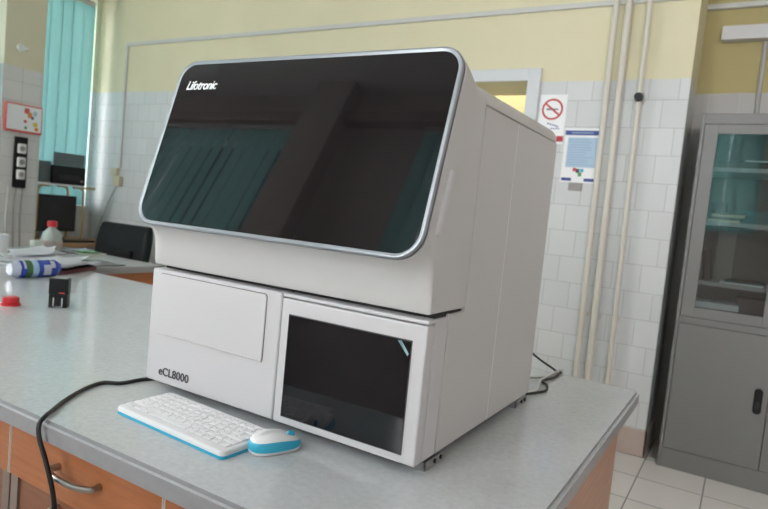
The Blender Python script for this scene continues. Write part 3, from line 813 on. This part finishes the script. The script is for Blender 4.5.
link('control_button', box(new(), -4.033, -4.026, 2.39, 2.42, 1.215, 1.235, .002), mat('pinkish_button', (.3, .2, .19), .5), PR)
o = link('paper_stack', box(new(), -4.058, -4.022, 2.02, 2.12, 1.1875, 1.1905), M_PAPER, None, origin=(-4.04, 2.07, 1.187))
tag(o, 'white paper lying on the stand shelf beneath the side of the printer', 'paper')
b = new()
box(b, -3.93, -3.80, 2.03, 2.42, .695, .712, .004)
o = link('computer_keyboard', b, M_BLACK, None, origin=(-3.86, 2.22, .695))
tag(o, 'black keyboard lying on the low desk in front of the monitor', 'keyboard')

# ================================================================== left pier
CA = thing('wall_calendar', 'red-bordered calendar with colourful pictures hanging on the tiled pier', 'calendar', (XP, 1.8333, 1.69))
link('backing', box(new(), XP, XP+.030, 1.6877, 1.9854, 1.575, 1.802, .004), M_CALR, CA)
link('page', box(new(), XP+.0295, XP+.0315, 1.6997, 1.9743, 1.592, 1.79), M_PAPER, CA, smooth=False)
for y0, y1, z0, z1, m in ((1.8333, 1.8748, 1.73, 1.775, M_CALR), (1.8610, 1.8978, 1.70, 1.745, M_ORANGE), (1.8333, 1.8563, 1.655, 1.68, M_SIGNR), (1.8886, 1.9117, 1.69, 1.715, M_NAVY), (1.9070, 1.9439, 1.635, 1.67, M_YELLOWP), (1.9070, 1.9347, 1.72, 1.76, M_LBLUE), (1.9209, 1.9531, 1.60, 1.63, M_ORANGE), (1.8379, 1.8610, 1.605, 1.63, M_GREENP)):
    b = new(); prism(b, rrect(y0, y1, z0, z1, .010, .010, 4), 'x', XP+.031, XP+.0325); link('picture', b, m, CA, smooth=False)
SK = thing('socket_strip', 'black vertical strip with three white sockets on the tiled pier below the calendar', 'socket', (XP, 1.8333, 1.33))
link('back_plate', box(new(), XP, XP+.02, 1.7798, 1.8840, 1.125, 1.54, .004), M_BLACK, SK)
for k, z in enumerate((1.445, 1.335, 1.235)):
    s = link('socket', box(new(), XP+.02, XP+.045, 1.7964, 1.8628, z-.04, z+.04, .010, 3), M_WHITEP, SK)
    link('socket_well', cyl(new(), (XP+.0445, 1.8296, z), (XP+.0465, 1.8296, z), .022), M_GREYPRT, s)
o = link('wall_hook', box(lathe(new(), [(.03, 0), (.034, .01), (.03, .02), (.02, .024)], (0, 0, 0)), -.01, .06, -.014, .014, .004, .020, .004), M_WHITEP, None)
o.location = (XP, 1.7918, 2.245); o.rotation_euler = (0, PI/2, PI/2*0); o.rotation_euler = Euler((math.radians(-90), 0, math.radians(90)), 'XYZ')
o.location = (XP+.024, 1.7918, 2.245)
tag(o, 'small white fitting on the yellow paint above the calendar', 'fitting')
for y, lab_, m in ((1.7457, 'pale cable running down the pier left of the other two', M_COND), (1.8010, 'thin dark cable running down the pier under the sockets', M_WIREG), (1.8563, 'grey cable running down the pier nearest the window edge', M_WIREG)):
    o = link('wall_cable', tube(new(), [(XP+.006, y+.01, 1.126), (XP+.006, y, .9), (XP+.006, y+.01, .6), (XP+.006, y, .3), (XP+.006, y, .02)], .006, 8), m, None, origin=(XP, y, .6))
    tag(o, lab_, 'cable')

# ================================================================== back wall fittings
o = link('conduit', box(new(), -3.935, .80, YW-.018, YW, 2.505, 2.535, .003), M_COND, None, origin=(-1.5, YW, 2.52))
tag(o, 'pale conduit running level along the yellow back wall', 'conduit')
o = link('conduit', box(new(), -3.935, -3.910, YW-.018, YW, 1.386, 2.5045, .003), M_COND, None, origin=(-3.92, YW, 1.9))
tag(o, 'pale upright conduit dropping to the cream socket boxes in the left corner', 'conduit')
JB = thing('junction_box', 'cream socket boxes on the tiled wall at the foot of the conduit', 'socket', (-3.93, YW, 1.28))
link('box', box(new(), -4.005, -3.925, YW-.045, YW, 1.31, 1.385, .008), M_CREAM, JB)
link('box', box(new(), -3.965, -3.87, YW-.050, YW, 1.215, 1.312, .012), M_CREAM, JB)
o = link('wall_cable', tube(new(), [(-3.94, YW-.02, 1.215), (-4.05, YW-.01, 1.07), (-4.15, YW-.01, .88), (-4.22, YW-.01, .72), (-4.26, YW-.01, .5)], .005, 8), M_WIREG, None, origin=(-4.1, YW, .9))
tag(o, 'thin cable drooping from the cream socket boxes towards the desk', 'cable')
for k, (x, r, lab_) in enumerate(((.378, .017, 'cream vertical pipe on the tiled wall, nearest the posters'), (.446, .019, 'cream vertical pipe on the tiled wall, middle of the three'), (.553, .014, 'thin cream vertical pipe with a small valve, nearest the grey cabinet'))):
    t = thing('wall_pipe', lab_, 'pipe', (x, YW-.035, 0), 0, 'cream pipes on the tiled wall')
    dx = .035 if k < 2 else .04
    link('pipe', tube(new(), [(x, YW-.035, ZC), (x+dx*.35, YW-.035, 2.0), (x+dx, YW-.035, .0)], r, 14, smooth=False), M_PIPE, t)
    for z in (.745,):
        xx = x+dx*(1-z/3.6)
        link('pipe_clip', box(new(), xx-r-.008, xx+r+.008, YW-.030, YW, z-.010, z+.010, .003), M_PIPE, t)
    if k == 2:
        v = link('valve_body', cyl(new(), (x+.015, YW-.035, 1.955), (x+.015, YW-.035, 2.005), .021), M_NICKEL, t)
        link('valve_knob', cyl(new(), (x+.015, YW-.05, 1.98), (x+.015, YW-.085, 1.98), .024, .021), M_BLACKM, v)

NS = thing('no_smoking_sign', 'white no-smoking sign with a red struck-out circle on the tiled wall by the door', 'sign', (.085, YW, 1.87))
link('board', box(new(), .004, .166, YW-.004, YW, 1.72, 2.012, .001), M_WPRINT, NS)
b = new(); c = Vector((.083, YW-.0042, 1.925)); n = 40; R0, R1 = .052, .063
ro = [[(c.x+r*math.cos(2*PI*k/n), c.y+o_, c.z+r*math.sin(2*PI*k/n)) for k in range(n)] for r, o_ in ((R0, 0), (R0, -.0012), (R1, -.0012), (R1, 0))]
R = [[b.verts.new(p) for p in q] for q in ro]
for i in range(4):
    a_, b_ = R[i], R[(i+1) % 4]
    for k in range(n): b.faces.new((a_[k], a_[(k+1) % n], b_[(k+1) % n], b_[k]))
for ang in (-45,):
    q = new(); 
    bb = bmesh.ops.create_cube(b, size=1)['verts']
    for v in bb: v.co = Vector((v.co.x*.108, v.co.y*.0012, v.co.z*.011))
    bmesh.ops.rotate(b, verts=bb, cent=(0, 0, 0), matrix=Matrix.Rotation(math.radians(38), 3, 'Y')); bmesh.ops.translate(b, verts=bb, vec=c+Vector((0, -.001, 0))); q.free()
link('prohibition_ring', b, M_SIGNR, NS, smooth=False)
b = box(new(), c.x-.036, c.x+.022, YW-.0048, YW-.004, c.z-.005, c.z+.005); box(b, c.x+.024, c.x+.034, YW-.0048, YW-.004, c.z-.005, c.z+.005)
link('cigarette', b, mat('cigarette_print', (.10, .16, .20), .6), NS, smooth=False)
b = new()
for k in range(5): box(b, .062+.014*k, .071+.014*k, YW-.0046, YW-.004, 1.836-.004*k, 1.845-.004*k)
for k in range(4): box(b, .085+.014*k, .094+.014*k, YW-.0046, YW-.004, 1.808, 1.815)
link('caption_marks', b, M_NAVY, NS, smooth=False)
link('red_label', box(new(), .125, .166, YW-.0048, YW-.004, 1.735, 1.768), M_SIGNR, NS, smooth=False)

PO = thing('notice_poster', 'white notice with a pale blue text block between navy bars on the tiled wall', 'poster', (.285, YW, 1.65))
link('sheet', box(new(), .176, .385, YW-.003, YW, 1.50, 1.815, .0005), M_WPRINT, PO)
link('header_bar', box(new(), .178, .378, YW-.004, YW-.003, 1.775, 1.802), M_NAVY, PO, smooth=False)
b = new()
for k in range(9): box(b, .215+.014*k, .225+.014*k, YW-.0046, YW-.0039, 1.786, 1.792)
link('header_marks', b, M_LBLUE, PO, smooth=False)
link('text_block', box(new(), .197, .366, YW-.0038, YW-.003, 1.588, 1.762), M_LBLUE, PO, smooth=False)
b = new(); rnd = random.Random(3)
for k in range(11):
    z = 1.748-k*.0145; box(b, .205, .335+rnd.uniform(-.03, .022), YW-.0044, YW-.0037, z-.0022, z+.0022)
link('text_lines', b, mat('blue_grey_print', (.30, .43, .58), .7), PO, smooth=False)
for x0, x1, z0, z1, m in ((.243, .262, 1.565, 1.585, M_SIGNR), (.262, .282, 1.556, 1.580, M_INK), (.276, .296, 1.536, 1.560, M_GREENP), (.285, .306, 1.562, 1.58, M_BLUE)):
    link('pictogram', box(new(), x0, x1, YW-.0042, YW-.0036, z0, z1), m, PO, smooth=False)
link('footer_bar', box(new(), .182, .240, YW-.0042, YW-.003, 1.508, 1.526), M_NAVY, PO, smooth=False)
link('footer_bar', box(new(), .312, .370, YW-.0042, YW-.003, 1.508, 1.526), M_NAVY, PO, smooth=False)
o = link('wall_plate', box(new(), .229, .309, YW-.006, YW-.0, 1.452, 1.4985, .001), M_GREYPRT, None, origin=(.27, YW, 1.475))
tag(o, 'small grey plate on the tiled wall under the notice', 'plate')

# recess fittings
o = link('wall_light', box(new(), .905, 1.52, YW+.388-.07, YW+.388, 2.375, 2.455, .006), mat('grey_white_housing', (.62, .63, .64), .5), None, origin=(1.2, 3.07, 2.41))
tag(o, 'long white box fitting on the yellow wall high above the grey cabinet', 'fitting')
o = link('wall_pipe', tube(new(), [(1.125, YW+.375, 2.37), (1.128, YW+.375, 1.9), (1.13, YW+.375, 1.4)], .012, 10, smooth=False), M_GREYBAR, None, origin=(1.12, 3.08, 1.9))
tag(o, 'grey pipe running down the recess wall behind the grey cabinet', 'pipe')

# ================================================================== grey metal cabinet
YC = 2.65; CX0, CX1, CZ = .893, 1.815, 1.893
CB = thing('metal_cabinet', 'grey metal cabinet with glazed upper doors in the wall recess', 'cabinet', ((CX0+CX1)/2, YC+.2, 0))
CD = YC+.40
b = new(); t = .012
box(b, CX0, CX0+t, YC+.018, CD, 0, CZ); box(b, CX1-t, CX1, YC+.018, CD, 0, CZ)
box(b, CX0+t, CX1-t, CD-t, CD, .1, CZ); box(b, CX0+t, CX1-t, YC+.018, CD-t, CZ-t, CZ)
box(b, CX0+t, CX1-t, YC+.018, CD-t, .09, .102); box(b, CX0+t, CX1-t, YC+.018, CD-t, .80, .812)
link('carcass', b, M_CABIN, CB, smooth=False)
b = new(); ft = .018
box(b, CX0, CX0+.017, YC, YC+ft, 0, CZ, .002); box(b, CX1-.017, CX1, YC, YC+ft, 0, CZ, .002)
box(b, CX0+.017, CX1-.017, YC, YC+ft, 1.838, CZ, .002); box(b, CX0+.017, CX1-.017, YC, YC+ft, .790, .826, .002)
box(b, CX0+.017, CX1-.017, YC, YC+ft, 0, .107, .002)
link('front_frame', b, M_CAB, CB)
xm = (CX0+CX1)/2
for k, (x0, x1) in enumerate(((CX0+.019, xm-.0015), (xm+.0015, CX1-.019))):
    z0, z1 = .828, 1.836; gx0, gx1 = (x0+.062, x1-.070) if k == 0 else (x0+.070, x1-.062); gz0, gz1 = .880, 1.788
    b = new()
    box(b, x0, gx0, YC-.002, YC+.016, z0, z1, .002); box(b, gx1, x1, YC-.002, YC+.016, z0, z1, .002)
    box(b, gx0, gx1, YC-.002, YC+.016, z0, gz0, .002); box(b, gx0, gx1, YC-.002, YC+.016, gz1, z1, .002)
    d = link('glazed_door', b, M_CAB, CB)
    link('pane', box(new(), gx0-.004, gx1+.004, YC+.004, YC+.008, gz0-.004, gz1+.004), M_PANE, d, smooth=False)
    dd = link('lower_door', box(new(), x0, x1, YC-.002, YC+.016, .109, .788, .002), M_CAB, CB)
    hx = x1-.042 if k == 0 else x0+.042
    h = link('recessed_handle', prism(new(), rrect(hx-.019, hx+.019, .390, .520, .018, .018, 6), 'y', YC-.005, YC-.001), M_BLACK, dd)
    link('handle_lip', prism(new(), rrect(hx-.010, hx+.010, .415, .455, .009, .009, 5), 'y', YC-.007, YC-.004), M_BLACKM, h)
for z in (1.012, 1.330, 1.612):
    link('shelf', box(new(), CX0+.014, CX1-.014, YC+.05, CD-.014, z-.012, z+.010, .001), mat('shelf_pale_grey', (.36, .37, .37), .45), CB)

def book(name, label, cat, x, y, z, w, d, h, m, rot=(0, 0, 0), group=None):
    o = link(name, box(new(), -w/2, w/2, -d/2, d/2, 0, h, .0015), m, None)
    o.location = (x, y, z); o.rotation_euler = rot
    return tag(o, label, cat, group)
ys = YC+.06+.10
S1, S2, S3, S0 = 1.622, 1.340, 1.022, .812
book('book', 'leftmost dark book leaning on the third cabinet shelf', 'book', .975, ys+.02, S3, .030, .19, .155, M_DARKBOOK, (0, math.radians(-8), 0), 'books in the grey cabinet')
book('book', 'second dark book leaning on the third cabinet shelf', 'book', 1.012, ys+.02, S3, .026, .19, .165, M_DARKBOOK, (0, math.radians(-9), 0), 'books in the grey cabinet')
book('magazine_file', 'tall grey file box standing on the third cabinet shelf', 'file box', 1.075, ys+.13, S3, .09, .10, .27, M_GREYBOOK)
for k, (w, m) in enumerate(((.20, M_PAPER), (.18, M_TEALBOOK), (.15, M_DARKBOOK))):
    book('booklet', ['white booklet at the bottom of the low pile on the third cabinet shelf', 'teal booklet in the middle of the low pile on the third cabinet shelf', 'dark booklet on top of the low pile on the third cabinet shelf'][k], 'booklet', 1.17+.01*k, ys-.01, S3+.0075*k, w, .17, .007, m, (0, 0, .1*k), 'booklets on the third cabinet shelf')
book('booklet', 'blue-grey booklet lying at the right of the third cabinet shelf', 'booklet', 1.36, ys-.01, S3, .15, .17, .012, M_LBLUE)
for k in range(3):
    book('booklet', ['bottom paper pad of the white stack at the bottom of the cabinet', 'middle paper pad of the white stack at the bottom of the cabinet', 'top paper pad of the white stack at the bottom of the cabinet'][k], 'paper pad', 1.035+.012*k, ys, S0+.034*k, .17+.02*k, .2, .032, [M_PAPER, M_GREYBOOK, M_PAPER][k], (0, 0, .05*k), 'paper pads at the bottom of the cabinet')
book('box', 'dark box on the cabinet floor right of the paper pads', 'box', 1.26, ys+.06, S0, .20, .16, .14, M_DARKBOOK)
for k in range(4):
    book('booklet', ['lowest cream booklet of the pile on the second cabinet shelf', 'second booklet up of the pile on the second cabinet shelf', 'third booklet up of the pile on the second cabinet shelf', 'dark booklet topmost of the pile on the second cabinet shelf'][k], 'booklet', 1.05+.006*k, ys, S2+.014*k, .15, .18, .013, [M_CREAM, M_DARKBOOK, M_CREAM, M_DARKBOOK][k], (0, 0, .04*k), 'booklets on the second cabinet shelf')
book('box', 'small dark box on top of the booklet pile on the second cabinet shelf', 'box', 1.02, ys, S2+.057, .075, .12, .045, M_DARKBOOK)
book('box', 'grey-blue box at the back of the second cabinet shelf', 'box', 1.19, ys+.1, S2, .13, .12, .075, M_TEALBOOK)
book('tray', 'dark flat tray lying on the upper cabinet shelf', 'tray', 1.14, ys, S1, .30, .20, .035, M_DARKBOOK)
book('booklet', 'white booklet lying on the dark tray on the upper cabinet shelf', 'booklet', 1.17, ys-.02, S1+.036, .14, .15, .006, M_PAPER, (0, 0, .2))

# ================================================================== light, sky, camera
w = bpy.data.worlds.new('overcast_sky'); SC.world = w; w.use_nodes = True
bg = w.node_tree.nodes['Background']; bg.inputs[0].default_value = (1.0, .975, .985, 1); bg.inputs[1].default_value = 7.0

def portal(loc, rot, sx, sy):
    l = bpy.data.lights.new('window_daylight', 'AREA'); l.shape = 'RECTANGLE'; l.size = sx; l.size_y = sy
    l.cycles.is_portal = True
    o = bpy.data.objects.new('window_daylight', l); COL.objects.link(o); o.location = loc; o.rotation_euler = rot
for y0, y1, z0, z1 in LWIN: portal((XL-.26, (y0+y1)/2, (z0+z1)/2), (0, -PI/2, 0), z1-z0, y1-y0)
for x0, x1, z0, z1 in FWIN: portal(((x0+x1)/2, YF-.26, (z0+z1)/2), (PI/2, 0, 0), x1-x0, z1-z0)
# unseen lamp added to brighten the corridor beyond the door
CL = thing('corridor_fill_lamp', 'unseen lamp added to light the corridor beyond the doorway', 'lamp', (-.9, 3.9, ZC-.05))
link('housing', box(new(), -1.5, -.3, 3.75, 4.05, ZC-.05, ZC, .004), M_TRIM, CL)
l = bpy.data.lights.new('corridor_fill', 'AREA'); l.shape = 'RECTANGLE'; l.size = 1.1; l.size_y = .25; l.energy = 26; l.color = (1, .95, .85)
o = bpy.data.objects.new('corridor_fill_light', l); COL.objects.link(o); o.location = (-.9, 3.9, ZC-.06)

F, YAW, PIT, ROL = 610.888, .533119, -.070218, .097157
d = Vector((-math.sin(YAW)*math.cos(PIT), math.cos(YAW)*math.cos(PIT), math.sin(PIT)))
r = Vector((math.cos(YAW), math.sin(YAW), 0)); u = r.cross(d)
r2 = math.cos(ROL)*r + math.sin(ROL)*u; u2 = -math.sin(ROL)*r + math.cos(ROL)*u
cam = bpy.data.cameras.new('camera'); co = bpy.data.objects.new('camera', cam); COL.objects.link(co)
Mx = Matrix((r2, u2, -d)).transposed().to_4x4(); Mx.translation = Vector((1.17556, -.94594, 1.22369))
co.matrix_world = Mx
cam.sensor_width = 36; cam.sensor_fit = 'HORIZONTAL'; cam.lens = F/768*36; cam.clip_start = .02
cam.dof.use_dof = True; cam.dof.focus_distance = 1.15; cam.dof.aperture_fstop = 6.0
SC.camera = co
for o in bpy.data.objects:
    if '_local' in o: del o['_local']
SC.view_settings.view_transform = 'Standard'; SC.view_settings.look = 'None'
SC.view_settings.gamma = 1; SC.view_settings.use_curve_mapping = False
SC.view_settings.exposure = 1.1
SC.cycles.max_bounces = 10; SC.cycles.diffuse_bounces = 6; SC.cycles.transparent_max_bounces = 12
SC.cycles.sample_clamp_indirect = 6.0
SC.cycles.use_denoising = True
